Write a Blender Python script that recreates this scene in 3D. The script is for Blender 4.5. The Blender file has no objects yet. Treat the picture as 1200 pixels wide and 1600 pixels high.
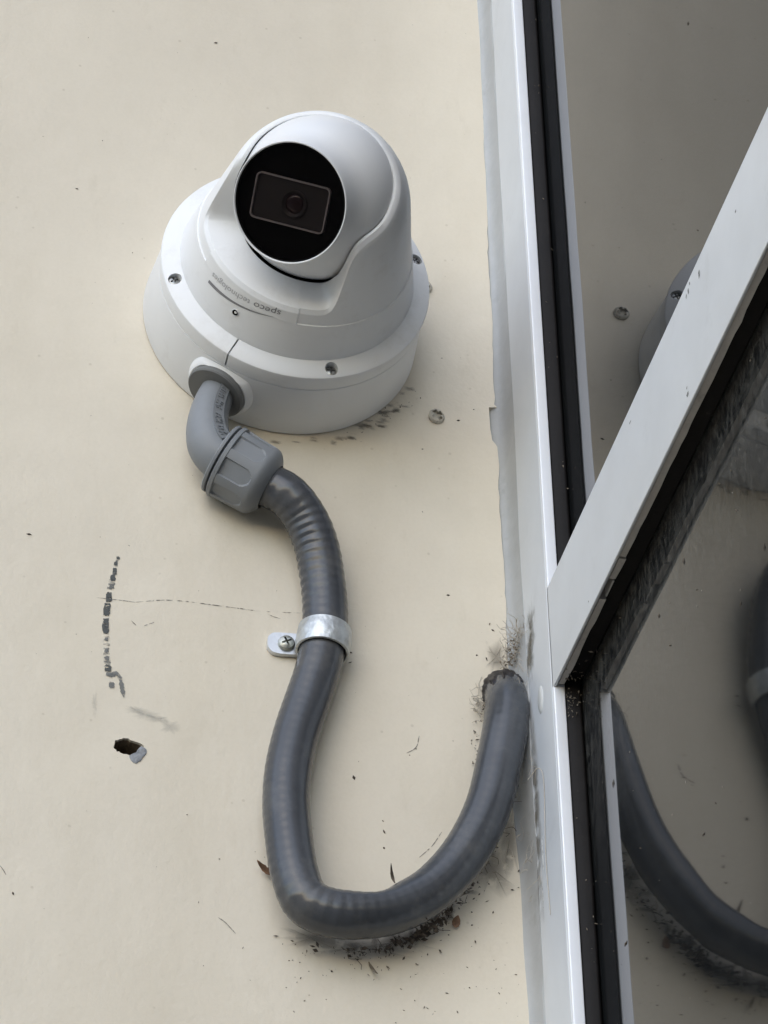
import bpy, bmesh, math, random
from mathutils import Vector, Matrix, noise
R = math.radians
random.seed(7)
scene = bpy.context.scene
COL = scene.collection
Z0 = 2.6                                   # height of the camera's axis above the ground

# ------------------------------------------------------------------ camera
cd = bpy.data.cameras.new('camera'); cam = bpy.data.objects.new('camera', cd); COL.objects.link(cam)
cd.sensor_fit = 'VERTICAL'; cd.sensor_height = 24.0; cd.lens = 5066.86 / 1600 * 24
cd.clip_start = 0.05; cd.clip_end = 500
cam.matrix_world = Matrix(((.97508, -.11776, -.18800, -.2021),
                           (-.22107, -.58585, -.77968, -1.0155),
                           (-.01833, .80182, -.59729, Z0 - .8688),
                           (0, 0, 0, 1)))
scene.camera = cam
# ------------------------------------------------------------------ sky, sun, exposure
SUN = Vector((-.44, -.74, .51)).normalized()          # towards the sun (behind thin cloud)
world = bpy.data.worlds.new('World'); scene.world = world; world.use_nodes = True
wn = world.node_tree.nodes; wl = world.node_tree.links
sky = wn.new('ShaderNodeTexSky'); sky.sky_type = 'NISHITA'; sky.sun_disc = False
sky.sun_elevation = math.asin(SUN.z); sky.sun_rotation = math.atan2(SUN.x, SUN.y)
sky.air_density = 1.0; sky.dust_density = 0.6; sky.ozone_density = 2.0
bg = wn['Background']; bg.inputs['Strength'].default_value = 0.15
wl.new(sky.outputs['Color'], bg.inputs['Color'])
sl = bpy.data.lights.new('sun', 'SUN'); sl.energy = 0.85; sl.angle = R(90); sl.color = (1.0, .975, .94)
sun = bpy.data.objects.new('sun', sl); COL.objects.link(sun)
sun.rotation_euler = SUN.to_track_quat('Z', 'Y').to_euler(); sun.location = (-3, -3, 7)
vs = scene.view_settings
scene.display_settings.display_device = 'sRGB'
vs.view_transform = 'Standard'; vs.look = 'None'; vs.gamma = 1.0; vs.use_curve_mapping = False
vs.exposure = 0.90

# ------------------------------------------------------------------ helpers
OFF = {}
def W(x, n, z): return Vector((x, -n, Z0 + z))        # n = distance out of the wall
S = Vector((-.4913, 0, -.8710)); T = Vector((.8710, 0, -.4913)); N = Vector((0, -1, 0))
O = Vector((0, 0, Z0))
def L(s, t, n): return O + S * s + T * t + N * n      # frame of the turret camera on the wall

def mk(name, verts, faces, mat, parent=None, sharp=40, smooth=True, loc=None):
    verts = [Vector(v) for v in verts]
    if parent is not None: off = OFF[parent.name]
    else:
        off = Vector(loc) if loc is not None else sum(verts, Vector()) / len(verts)
    me = bpy.data.meshes.new(name)
    me.from_pydata([v - off for v in verts], [], faces)
    bm = bmesh.new(); bm.from_mesh(me)
    bmesh.ops.recalc_face_normals(bm, faces=bm.faces)
    bm.to_mesh(me); bm.free()
    if smooth:
        for p in me.polygons: p.use_smooth = True
        me.set_sharp_from_angle(angle=R(sharp))
    if mat: me.materials.append(mat)
    o = bpy.data.objects.new(name, me); COL.objects.link(o)
    if parent is not None: o.parent = parent; OFF[o.name] = off
    else: o.location = off; OFF[o.name] = off
    return o
def thing(name, loc, label, cat, group=None):
    o = bpy.data.objects.new(name, None); COL.objects.link(o); o.location = loc; OFF[o.name] = Vector(loc)
    o.empty_display_size = .01
    return tag(o, label, cat, group)
def tag(o, label=None, cat=None, group=None, kind=None):
    if label: o['label'] = label
    if cat: o['category'] = cat
    if group: o['group'] = group
    if kind: o['kind'] = kind
    return o
def basis(axis):
    a = Vector(axis).normalized(); x = a.orthogonal().normalized(); return a, x, a.cross(x)
def lathe(prof, org, axis, seg=64, xdir=None, closed=False):
    a = Vector(axis).normalized()
    x = Vector(xdir).normalized() if xdir is not None else a.orthogonal().normalized()
    x = (x - a * x.dot(a)).normalized(); y = a.cross(x)
    v = []; f = []
    for (h, r) in prof:
        for k in range(seg):
            t = 2 * math.pi * k / seg
            v.append(Vector(org) + a * h + (x * math.cos(t) + y * math.sin(t)) * r)
    m = len(prof)
    rng = range(m) if closed else range(m - 1)
    for i in rng:
        j = (i + 1) % m
        for k in range(seg):
            k2 = (k + 1) % seg
            f.append((i * seg + k, i * seg + k2, j * seg + k2, j * seg + k))
    if not closed:
        if prof[0][1] > 1e-6: f.append(tuple(range(seg)))
        if prof[-1][1] > 1e-6: f.append(tuple((m - 1) * seg + k for k in range(seg)))
    return v, f
def extrude_poly(poly, fn, a, b):
    """poly: 2-D points, fn(p, t) -> 3-D; prism between t=a and t=b"""
    n = len(poly); v = [fn(p, a) for p in poly] + [fn(p, b) for p in poly]
    f = [tuple(range(n)), tuple(range(n, 2 * n))] + [(i, (i + 1) % n, n + (i + 1) % n, n + i) for i in range(n)]
    return v, f
def join(*vf):
    V = []; F = []
    for v, f in vf:
        o = len(V); V += list(v); F += [tuple(i + o for i in q) for q in f]
    return V, F
def catmull(P, step):
    P = [Vector(p) for p in P]; out = []
    P2 = [P[0] * 2 - P[1]] + P + [P[-1] * 2 - P[-2]]
    for i in range(1, len(P2) - 2):
        a, b, c, d = P2[i - 1:i + 3]; n = max(2, int((c - b).length / step))
        for k in range(n):
            t = k / n
            out.append(.5 * ((2 * b) + (c - a) * t + (2 * a - 5 * b + 4 * c - d) * t * t + (3 * b - a - 3 * c + d) * t ** 3))
    out.append(P[-1]); return out
def sweep(path, rad, seg=40, up=None, cap=True):
    """tube along path; rad(i, s, angle) -> radius"""
    v = []; f = []; n = len(path); s = 0
    t0 = (path[1] - path[0]).normalized()
    u = Vector(up) if up is not None else t0.orthogonal()
    for i in range(n):
        t = (path[min(i + 1, n - 1)] - path[max(i - 1, 0)]).normalized()
        u = (u - t * u.dot(t)).normalized(); w = t.cross(u)
        if i: s += (path[i] - path[i - 1]).length
        for k in range(seg):
            a = 2 * math.pi * k / seg; r = rad(i, s, a)
            v.append(path[i] + (u * math.cos(a) + w * math.sin(a)) * r)
    for i in range(n - 1):
        for k in range(seg):
            k2 = (k + 1) % seg
            f.append((i * seg + k, i * seg + k2, (i + 1) * seg + k2, (i + 1) * seg + k))
    if cap: f.append(tuple(range(seg))); f.append(tuple((n - 1) * seg + k for k in range(seg)))
    return v, f
def boolean_cut(o, cutters):
    for c in cutters:
        m = o.modifiers.new('cut', 'BOOLEAN'); m.operation = 'DIFFERENCE'; m.object = c; m.solver = 'EXACT'
    dg = bpy.context.evaluated_depsgraph_get(); dg.update()
    me = bpy.data.meshes.new_from_object(o.evaluated_get(dg)); o.modifiers.clear(); o.data = me
    for c in cutters: bpy.data.objects.remove(c)
def resharp(o, ang=35):
    for p in o.data.polygons: p.use_smooth = True
    o.data.set_sharp_from_angle(angle=R(ang))

# ------------------------------------------------------------------ materials
def mat(name, col, rough=.5, metal=0.0, var=0.0, vscale=30, bump=0.0, bscale=400, bdist=.0005, ior=1.45, spec=None, dirt=None):
    m = bpy.data.materials.new(name); m.use_nodes = True
    nt = m.node_tree; nd = nt.nodes; lk = nt.links; b = nd['Principled BSDF']
    b.inputs['Base Color'].default_value = (*col, 1); b.inputs['Roughness'].default_value = rough
    b.inputs['Metallic'].default_value = metal; b.inputs['IOR'].default_value = ior
    if spec is not None: b.inputs['Specular IOR Level'].default_value = spec
    tc = nd.new('ShaderNodeTexCoord')
    src = None
    if var:
        nz = nd.new('ShaderNodeTexNoise'); nz.inputs['Scale'].default_value = vscale; nz.inputs['Detail'].default_value = 6
        nz.inputs['Roughness'].default_value = .65
        lk.new(tc.outputs['Object'], nz.inputs['Vector'])
        rp = nd.new('ShaderNodeValToRGB')
        rp.color_ramp.elements[0].position = .3; rp.color_ramp.elements[1].position = .7
        rp.color_ramp.elements[0].color = (*[c * (1 - var) for c in col], 1)
        rp.color_ramp.elements[1].color = (*[min(1, c * (1 + var)) for c in col], 1)
        lk.new(nz.outputs['Fac'], rp.inputs['Fac']); src = rp.outputs['Color']
        mr = nd.new('ShaderNodeMapRange'); mr.inputs['To Min'].default_value = rough * .85; mr.inputs['To Max'].default_value = min(1, rough * 1.2)
        lk.new(nz.outputs['Fac'], mr.inputs['Value']); lk.new(mr.outputs['Result'], b.inputs['Roughness'])
    if dirt:                       # (colour, scale, threshold, amount): patches of grime with their own shape
        dn = nd.new('ShaderNodeTexNoise'); dn.inputs['Scale'].default_value = dirt[1]; dn.inputs['Detail'].default_value = 8
        dn.inputs['Roughness'].default_value = .7
        lk.new(tc.outputs['Object'], dn.inputs['Vector'])
        dr = nd.new('ShaderNodeMapRange'); dr.inputs['From Min'].default_value = dirt[2]; dr.inputs['From Max'].default_value = dirt[2] + .18
        dr.inputs['To Max'].default_value = dirt[3]
        lk.new(dn.outputs['Fac'], dr.inputs['Value'])
        mx = nd.new('ShaderNodeMix'); mx.data_type = 'RGBA'
        lk.new(dr.outputs['Result'], mx.inputs['Factor'])
        if src: lk.new(src, mx.inputs['A'])
        else: mx.inputs['A'].default_value = (*col, 1)
        mx.inputs['B'].default_value = (*dirt[0], 1); src = mx.outputs['Result']
    if src: lk.new(src, b.inputs['Base Color'])
    if bump:
        n2 = nd.new('ShaderNodeTexNoise'); n2.inputs['Scale'].default_value = bscale; n2.inputs['Detail'].default_value = 5
        lk.new(tc.outputs['Object'], n2.inputs['Vector'])
        bp = nd.new('ShaderNodeBump'); bp.inputs['Strength'].default_value = bump; bp.inputs['Distance'].default_value = bdist
        lk.new(n2.outputs['Fac'], bp.inputs['Height']); lk.new(bp.outputs['Normal'], b.inputs['Normal'])
    return m
M = {}
M['plastic'] = mat('white_housing', (.755, .765, .77), .38, var=.012, vscale=60, bump=.05, bscale=2500, bdist=.0002, dirt=((.46, .43, .38), 48, .54, .26))
M['plastic_ball'] = mat('white_ball', (.725, .735, .745), .32, bump=.03, bscale=2500, bdist=.0002, dirt=((.55, .53, .5), 70, .62, .18))
M['ink'] = mat('grey_print', (.20, .20, .21), .5)
M['ink_light'] = mat('worn_grey_print', (.40, .40, .41), .5)
M['black'] = mat('black_plastic', (.0025, .0025, .0025), .7, spec=.1)
M['module'] = mat('dark_module', (.030, .029, .030), .5)
M['module_edge'] = mat('module_edge', (.36, .355, .36), .35)
M['lens'] = mat('lens_glass', (.028, .016, .018), .06)
M['fitting'] = mat('grey_fitting', (.205, .218, .232), .48, var=.06, vscale=90, bump=.12, bscale=1500, bdist=.0003, dirt=((.13, .135, .135), 45, .56, .4))
M['rubber'] = mat('grey_rubber', (.155, .158, .155), .65, var=.05, vscale=100, dirt=((.09, .085, .075), 60, .55, .5))
M['conduit'] = mat('grey_conduit', (.052, .056, .063), .22, var=.16, vscale=60, bump=.07, bscale=900, bdist=.0003, dirt=((.125, .122, .115), 42, .50, .42))
M['zinc'] = mat('galvanised_steel', (.50, .52, .52), .40, metal=.7, var=.16, vscale=260, bump=.6, bscale=330, bdist=.0009, dirt=((.22, .22, .21), 160, .52, .5))
M['tab'] = mat('galvanised_tab', (.66, .68, .70), .34, metal=.6, var=.08, vscale=200, bump=.1, bscale=500)
M['steel'] = mat('screw_steel', (.36, .37, .34), .38, metal=.75, var=.25, vscale=500, bump=.3, bscale=700)
M['bright_steel'] = mat('bright_screw_steel', (.30, .30, .29), .28, metal=.9, var=.15, vscale=700)
M['aluminium'] = mat('anodised_aluminium', (.64, .665, .69), .46, metal=.25, var=.035, vscale=40, bump=.05, bscale=900, bdist=.0003, dirt=((.44, .45, .46), 30, .58, .35))
M['bead'] = mat('aluminium_skylit', (.80, .82, .85), .34, metal=.10, var=.03, vscale=60, bump=.05, bscale=900, bdist=.0003, dirt=((.55, .56, .57), 60, .60, .4))  # lighter copy of the aluminium: sky light on the jamb front put into the colour
M['sealant'] = mat('grey_sealant', (.40, .41, .41), .55, var=.08, vscale=50, bump=.25, bscale=120, bdist=.0012, dirt=((.20, .19, .17), 40, .58, .5))
M['gasket'] = mat('black_gasket', (.011, .0098, .0095), .6, spec=.2, var=.35, vscale=60, bump=.2, bscale=500, dirt=((.10, .095, .085), 260, .64, .5))
M['strip'] = mat('grey_glazing_strip', (.55, .52, .48), .6, var=.12, vscale=120, bump=.3, bscale=250, dirt=((.10, .09, .08), 60, .56, .7))
M['tar'] = mat('black_tar', (.012, .010, .011), .45, var=.3, vscale=200, bump=.5, bscale=350, bdist=.001)
M['dirt'] = mat('dark_dirt', (.085, .068, .052), .9, var=.75, vscale=260)
M['dirt2'] = mat('pale_dirt', (.20, .17, .13), .9, var=.5, vscale=400)
M['web'] = mat('cobweb_fibre', (.40, .36, .30), .8)
M['leaf'] = mat('dry_leaf', (.22, .13, .08), .7, var=.4, vscale=300, bump=.3, bscale=300)
M['painted'] = mat('painted_screw', (.50, .47, .40), .6, var=.15, vscale=300, bump=.5, bscale=400, dirt=((.07, .062, .055), 330, .50, .85))
M['plug'] = mat('grey_plug', (.25, .26, .275), .7, var=.3, vscale=350, bump=.7, bscale=450, bdist=.001, dirt=((.45, .44, .42), 300, .58, .6))
M['ground'] = mat('asphalt_paving', (.115, .108, .098), .85, var=.12, vscale=3, bump=.3, bscale=60, bdist=.003)

def wall_material():
    m = bpy.data.materials.new('cream_wall_paint'); m.use_nodes = True
    nt = m.node_tree; nd = nt.nodes; lk = nt.links; b = nd['Principled BSDF']
    tc = nd.new('ShaderNodeTexCoord')
    def nz(scale, det=4, rough=.55):
        n = nd.new('ShaderNodeTexNoise'); n.inputs['Scale'].default_value = scale; n.inputs['Detail'].default_value = det
        n.inputs['Roughness'].default_value = rough; lk.new(tc.outputs['Object'], n.inputs['Vector']); return n
    def ramp(src, p0, p1, c0, c1):
        r = nd.new('ShaderNodeValToRGB'); e = r.color_ramp.elements
        e[0].position = p0; e[1].position = p1; e[0].color = (*c0, 1); e[1].color = (*c1, 1)
        lk.new(src, r.inputs['Fac']); return r.outputs['Color']
    def mul(a, c, fac=1):
        x = nd.new('ShaderNodeMix'); x.data_type = 'RGBA'; x.blend_type = 'MULTIPLY'; x.inputs['Factor'].default_value = fac
        lk.new(a, x.inputs['A']); lk.new(c, x.inputs['B']); return x.outputs['Result']
    c = ramp(nz(9, 5).outputs['Fac'], .3, .7, (.662, .604, .500), (.705, .645, .532))
    c = mul(c, ramp(nz(38, 6, .7).outputs['Fac'], .35, .75, (.955, .955, .95), (1, 1, 1)))
    c = mul(c, ramp(nz(700, 3).outputs['Fac'], .3, .6, (.978, .976, .972), (1, 1, 1)))
    st = nd.new('ShaderNodeMapping'); st.inputs['Scale'].default_value = (1, 1, .38); lk.new(tc.outputs['Object'], st.inputs['Vector'])
    sn = nz(11, 7, .62); lk.new(st.outputs['Vector'], sn.inputs['Vector'])
    c = mul(c, ramp(sn.outputs['Fac'], .50, .74, (1, 1, 1), (.935, .925, .90)))
    sn2 = nz(70, 8, .75); lk.new(st.outputs['Vector'], sn2.inputs['Vector'])
    c = mul(c, ramp(sn2.outputs['Fac'], .58, .80, (1, 1, 1), (.90, .89, .87)))
    # sparse small grime spots
    v = nd.new('ShaderNodeTexVoronoi'); v.inputs['Scale'].default_value = 95; v.inputs['Randomness'].default_value = 1
    lk.new(tc.outputs['Object'], v.inputs['Vector'])
    g = nz(14, 3)
    a = nd.new('ShaderNodeMath'); a.operation = 'MULTIPLY'; a.inputs[1].default_value = .05; lk.new(g.outputs['Fac'], a.inputs[0])
    d = nd.new('ShaderNodeMath'); d.operation = 'SUBTRACT'; lk.new(v.outputs['Distance'], d.inputs[0]); lk.new(a.outputs[0], d.inputs[1])
    c = mul(c, ramp(d.outputs[0], .012, .05, (.74, .72, .68), (1, 1, 1)), .55)
    lk.new(c, b.inputs['Base Color'])
    b.inputs['Roughness'].default_value = .62; b.inputs['Specular IOR Level'].default_value = .35
    b1 = nd.new('ShaderNodeBump'); b1.inputs['Strength'].default_value = .30; b1.inputs['Distance'].default_value = .0006
    lk.new(nz(330, 4, .6).outputs['Fac'], b1.inputs['Height'])
    b2 = nd.new('ShaderNodeBump'); b2.inputs['Strength'].default_value = .16; b2.inputs['Distance'].default_value = .004
    lk.new(nz(34, 3).outputs['Fac'], b2.inputs['Height']); lk.new(b1.outputs['Normal'], b2.inputs['Normal'])
    lk.new(b2.outputs['Normal'], b.inputs['Normal'])
    return m
M['wall'] = wall_material()

def mark_material(name, col, cut, scale=500, stretch=(1, 1, 1), amount=1.0, fade=False):
    """a rubbed mark: paint left only where a fine noise lets it"""
    m = bpy.data.materials.new(name); m.use_nodes = True
    nt = m.node_tree; nd = nt.nodes; lk = nt.links; b = nd['Principled BSDF']
    b.inputs['Base Color'].default_value = (*col, 1); b.inputs['Roughness'].default_value = .7
    tc = nd.new('ShaderNodeTexCoord'); mp = nd.new('ShaderNodeMapping'); mp.inputs['Scale'].default_value = stretch
    n = nd.new('ShaderNodeTexNoise'); n.inputs['Scale'].default_value = scale; n.inputs['Detail'].default_value = 5
    lk.new(tc.outputs['Object'], mp.inputs['Vector']); lk.new(mp.outputs['Vector'], n.inputs['Vector'])
    r = nd.new('ShaderNodeMapRange'); r.inputs['From Min'].default_value = cut; r.inputs['From Max'].default_value = cut + .14
    r.inputs['To Max'].default_value = amount
    lk.new(n.outputs['Fac'], r.inputs['Value']); res = r.outputs['Result']
    if fade:                       # the stain thins out towards its own rim
        at = nd.new('ShaderNodeAttribute'); at.attribute_name = 'stain'
        mm = nd.new('ShaderNodeMath'); mm.operation = 'MULTIPLY'; lk.new(res, mm.inputs[0]); lk.new(at.outputs['Fac'], mm.inputs[1]); res = mm.outputs[0]
    lk.new(res, b.inputs['Alpha'])
    return m
M['scuff'] = mark_material('black_scuff', (.07, .075, .072), .33, 600, (.6, 1, 1.4))
M['scuff_soft'] = mark_material('grey_scuff', (.16, .165, .16), .34, 300, amount=.8)
M['rub'] = mark_material('rubbed_scuff', (.13, .135, .13), .47, 330, (.5, 1, 2.0), amount=.8)
M['smear'] = mark_material('faint_smear', (.26, .27, .26), .34, 150, amount=.24, fade=True)
M['soot'] = mark_material('grime', (.16, .14, .115), .32, 200, amount=.46, fade=True)

M['smudge'] = mark_material('brown_smudge', (.16, .14, .10), .40, 130, amount=.7, fade=True)
M['pale'] = mark_material('pale_scratch', (.80, .80, .78), .36, 300, amount=.85)
M['drip'] = mat('clear_sealant', (.56, .57, .56), .3, var=.05, vscale=200)
def glass_material(name, dust, streak):
    m = bpy.data.materials.new(name); m.use_nodes = True
    nt = m.node_tree; nd = nt.nodes; lk = nt.links; b = nd['Principled BSDF']
    b.inputs['Base Color'].default_value = (.006, .007, .008, 1); b.inputs['Roughness'].default_value = .012
    b.inputs['IOR'].default_value = 1.45
    tc = nd.new('ShaderNodeTexCoord')
    mp = nd.new('ShaderNodeMapping'); mp.inputs['Scale'].default_value = (1, 1, .45)
    lk.new(tc.outputs['Object'], mp.inputs['Vector'])
    n1 = nd.new('ShaderNodeTexNoise'); n1.inputs['Scale'].default_value = 26; n1.inputs['Detail'].default_value = 6
    n2 = nd.new('ShaderNodeTexNoise'); n2.inputs['Scale'].default_value = 800; n2.inputs['Detail'].default_value = 4; n2.inputs['Roughness'].default_value = .7
    for n in (n1, n2): lk.new(mp.outputs['Vector'], n.inputs['Vector'])
    r1 = nd.new('ShaderNodeMapRange'); r1.inputs['From Min'].default_value = .35; r1.inputs['From Max'].default_value = .75
    lk.new(n1.outputs['Fac'], r1.inputs['Value'])
    r2 = nd.new('ShaderNodeMapRange'); r2.inputs['From Min'].default_value = .45; r2.inputs['From Max'].default_value = .80
    lk.new(n2.outputs['Fac'], r2.inputs['Value'])
    mu = nd.new('ShaderNodeMath'); mu.operation = 'MULTIPLY_ADD'; mu.inputs[2].default_value = .25
    lk.new(r1.outputs['Result'], mu.inputs[0]); lk.new(r2.outputs['Result'], mu.inputs[1])
    fa = nd.new('ShaderNodeMath'); fa.operation = 'MULTIPLY'; fa.inputs[1].default_value = dust; fa.use_clamp = True
    lk.new(mu.outputs[0], fa.inputs[0])
    if streak:                    # dust and web gathered on the glass under the mullion
        sx = nd.new('ShaderNodeSeparateXYZ'); lk.new(tc.outputs['Object'], sx.inputs[0])
        zr = nd.new('ShaderNodeMapRange'); zr.inputs['From Min'].default_value = 1.90; zr.inputs['From Max'].default_value = 2.0; zr.interpolation_type = 'SMOOTHSTEP'
        lk.new(sx.outputs['Z'], zr.inputs['Value'])
        n3 = nd.new('ShaderNodeTexNoise'); n3.inputs['Scale'].default_value = 240; n3.inputs['Detail'].default_value = 7; n3.inputs['Roughness'].default_value = .75; n3.inputs['Distortion'].default_value = 1.5
        lk.new(mp.outputs['Vector'], n3.inputs['Vector'])
        r3 = nd.new('ShaderNodeMapRange'); r3.inputs['From Min'].default_value = .42; r3.inputs['From Max'].default_value = .80; r3.inputs['To Max'].default_value = .25
        lk.new(n3.outputs['Fac'], r3.inputs['Value'])
        m3 = nd.new('ShaderNodeMath'); m3.operation = 'MULTIPLY'; lk.new(zr.outputs['Result'], m3.inputs[0]); lk.new(r3.outputs['Result'], m3.inputs[1])
        a3 = nd.new('ShaderNodeMath'); a3.operation = 'ADD'; a3.use_clamp = True; lk.new(fa.outputs[0], a3.inputs[0]); lk.new(m3.outputs[0], a3.inputs[1]); fa = a3
        b.inputs['Roughness'].default_value = .035
    bw = nd.new('ShaderNodeTexNoise'); bw.inputs['Scale'].default_value = 7; lk.new(tc.outputs['Object'], bw.inputs['Vector'])
    bb = nd.new('ShaderNodeBump'); bb.inputs['Strength'].default_value = .04; bb.inputs['Distance'].default_value = .01
    lk.new(bw.outputs['Fac'], bb.inputs['Height']); lk.new(bb.outputs['Normal'], b.inputs['Normal'])
    df = nd.new('ShaderNodeBsdfDiffuse'); df.inputs['Color'].default_value = (.34, .33, .30, 1)
    mx = nd.new('ShaderNodeMixShader'); out = nd['Material Output']
    lk.new(fa.outputs[0], mx.inputs['Fac']); lk.new(b.outputs[0], mx.inputs[1]); lk.new(df.outputs[0], mx.inputs[2])
    lk.new(mx.outputs[0], out.inputs['Surface'])
    return m
M['glass_up'] = glass_material('window_glass', .03, 0)
M['glass_low'] = glass_material('dusty_window_glass', .032, 1)
def cover_glass():
    m = bpy.data.materials.new('tinted_cover_glass'); m.use_nodes = True
    nt = m.node_tree; nd = nt.nodes; lk = nt.links
    for n in list(nd):
        if n.type == 'BSDF_PRINCIPLED': nd.remove(n)
    tr = nd.new('ShaderNodeBsdfTransparent'); tr.inputs['Color'].default_value = (.80, .77, .77, 1)
    gl = nd.new('ShaderNodeBsdfGlossy'); gl.inputs['Roughness'].default_value = .03; gl.inputs['Color'].default_value = (.9, .9, .9, 1)
    fr = nd.new('ShaderNodeFresnel'); fr.inputs['IOR'].default_value = 1.17
    mx = nd.new('ShaderNodeMixShader')
    lk.new(fr.outputs[0], mx.inputs['Fac']); lk.new(tr.outputs[0], mx.inputs[1]); lk.new(gl.outputs[0], mx.inputs[2])
    lk.new(mx.outputs[0], nd['Material Output'].inputs['Surface'])
    return m
M['cover_glass'] = cover_glass()

# ------------------------------------------------------------------ ground and wall
g = mk('ground', [(-40, -40, 0), (40, -40, 0), (40, 2, 0), (-40, 2, 0)], [(0, 1, 2, 3)], M['ground'], smooth=False, loc=(0, 0, 0))
tag(g, kind='structure')

HOLE = [(-.063, -.2158), (-.0624, -.2129), (-.060, -.2112), (-.0576, -.2112), (-.0556, -.2121), (-.053, -.2126), (-.0515, -.2138), (-.0526, -.2162), (-.0545, -.2182), (-.0571, -.2185), (-.0598, -.218), (-.0617, -.2171)]
def edge_x(z):
    return .0914 + .0016 * ((z + .07) / .25) ** 2 if -.34 < z < .24 else .0932
def build_wall():
    bm = bmesh.new()
    right = [(.0932, 2.6), (.0932, .26)]
    z = .24
    while z > -.36:
        if -.052 < z < -.029:
            if not any(abs(p[0] - .0886) < 1e-5 for p in right):
                right += [(.0921, -.0293), (.0886, -.0299), (.0887, -.0350), (.0888, -.0412), (.0892, -.0452), (.0894, -.0472), (.0907, -.0489), (.0914, -.0503)]
            z -= .004; continue
        right.append((edge_x(z) + random.gauss(0, .00016) + .00025 * math.sin(z * 90), z)); z -= .004
    right += [(.0935, -.40), (.0935, -2.6)]
    outer = right + [(-5, -2.6), (-5, 2.6)]
    dense = []
    for i in range(len(HOLE)):                       # ragged rim
        a = Vector(HOLE[i]); b = Vector(HOLE[(i + 1) % len(HOLE)])
        for k in range(3):
            p = a.lerp(b, k / 3); dense.append((p.x + random.gauss(0, .00016), p.y + random.gauss(0, .00016)))
    off = W(0, 0, 0)
    def ring(pts):
        vs_ = [bm.verts.new(W(p[0], 0, p[1]) - off) for p in pts]
        es = [bm.edges.new((vs_[i], vs_[(i + 1) % len(vs_)])) for i in range(len(vs_))]
        return vs_, es
    ov, oe = ring(outer); hv, he = ring(dense)
    bmesh.ops.triangle_fill(bm, use_beauty=True, use_dissolve=False, edges=oe + he)
    # thickness of the paint coat and render at the window side, and the bore of the hole
    back = [bm.verts.new(v.co + Vector((.0004, .006, 0))) for v in ov[:len(right)]]
    for i in range(len(right) - 1): bm.faces.new((ov[i], ov[i + 1], back[i + 1], back[i]))
    n = len(hv); cx = sum(p[0] for p in dense) / n; cz = sum(p[1] for p in dense) / n
    prev = hv
    for d, sc in ((.0012, .97), (.012, .86), (.03, .8)):
        cur = []
        for p in dense:
            cur.append(bm.verts.new(W(cx + (p[0] - cx) * sc, -d, cz + (p[1] - cz) * sc) - off))
        for i in range(n):
            fc = bm.faces.new((prev[i], prev[(i + 1) % n], cur[(i + 1) % n], cur[i]))
            if d > .002: fc.material_index = 1
        prev = cur
    fc = bm.faces.new(prev); fc.material_index = 1
    me = bpy.data.meshes.new('wall'); 
    bmesh.ops.recalc_face_normals(bm, faces=bm.faces)
    bm.to_mesh(me); bm.free()
    me.materials.append(M['wall']); me.materials.append(M['hole'])
    o = bpy.data.objects.new('wall', me); COL.objects.link(o); o.location = off; OFF[o.name] = off
    return o
M['hole'] = mat('raw_bore', (.16, .125, .085), .9, var=.5, vscale=300, bump=.6, bscale=300, bdist=.001)
wall = tag(build_wall(), 'cream painted exterior wall, scuffed and dirty, carrying the security camera and conduit', 'wall')

def ragged(cx, cz, w, h, n=22, j=.18):
    return [(cx + math.copysign(abs(math.cos(a)) ** .55, math.cos(a)) * w / 2 * (1 + random.uniform(-j, j)),
             cz + math.copysign(abs(math.sin(a)) ** .55, math.sin(a)) * h / 2 * (1 + random.uniform(-j, j))) for a in [2 * math.pi * k / n for k in range(n)]]
def stain(name, polys, place_, m, parent):
    V = []; F = []; A = []
    for q, p in enumerate(polys):
        c = (sum(x for x, _ in p) / len(p), sum(z for _, z in p) / len(p)); o = len(V); k = len(p)
        V.append(place_(c, q)); A.append(1.0)
        for sc, al in ((.35, .8), (.7, .35), (1.0, 0.0)):
            for x, z in p: V.append(place_((c[0] + (x - c[0]) * sc, c[1] + (z - c[1]) * sc), q)); A.append(al)
        for i in range(k):
            j = (i + 1) % k; F.append((o, o + 1 + i, o + 1 + j))
            for r_ in range(2): F.append((o + 1 + r_ * k + i, o + 1 + (r_ + 1) * k + i, o + 1 + (r_ + 1) * k + j, o + 1 + r_ * k + j))
    ob = mk(name, V, F, m, parent, smooth=False)
    at = ob.data.attributes.new('stain', 'FLOAT', 'POINT')
    for i, a in enumerate(A): at.data[i].value = a
    return ob
def flat(polys, n=.00018):
    V = []; F = []
    for p in polys:
        o = len(V); V += [W(x, n, z) for x, z in p]; F.append(tuple(range(o, o + len(p))))
    return V, F
def ribbon(pts, w, n=.00016, taper=True):
    P = catmull([Vector((x, z, 0)) for x, z in pts], .0008); m = len(P); l = []; r = []
    for i, p in enumerate(P):
        t = (P[min(i + 1, m - 1)] - P[max(i - 1, 0)]).normalized(); q = Vector((-t.y, t.x, 0))
        ww = w / 2 * (random.uniform(.6, 1.25)) * (min(1, .35 + 4 * min(i, m - 1 - i) / m) if taper else 1)
        l.append((p + q * ww)[:2]); r.append((p - q * ww)[:2])
    V = [W(x, n, z) for x, z in l + r]
    return V, [(i, i + 1, m + i + 1, m + i) for i in range(m - 1)]
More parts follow.
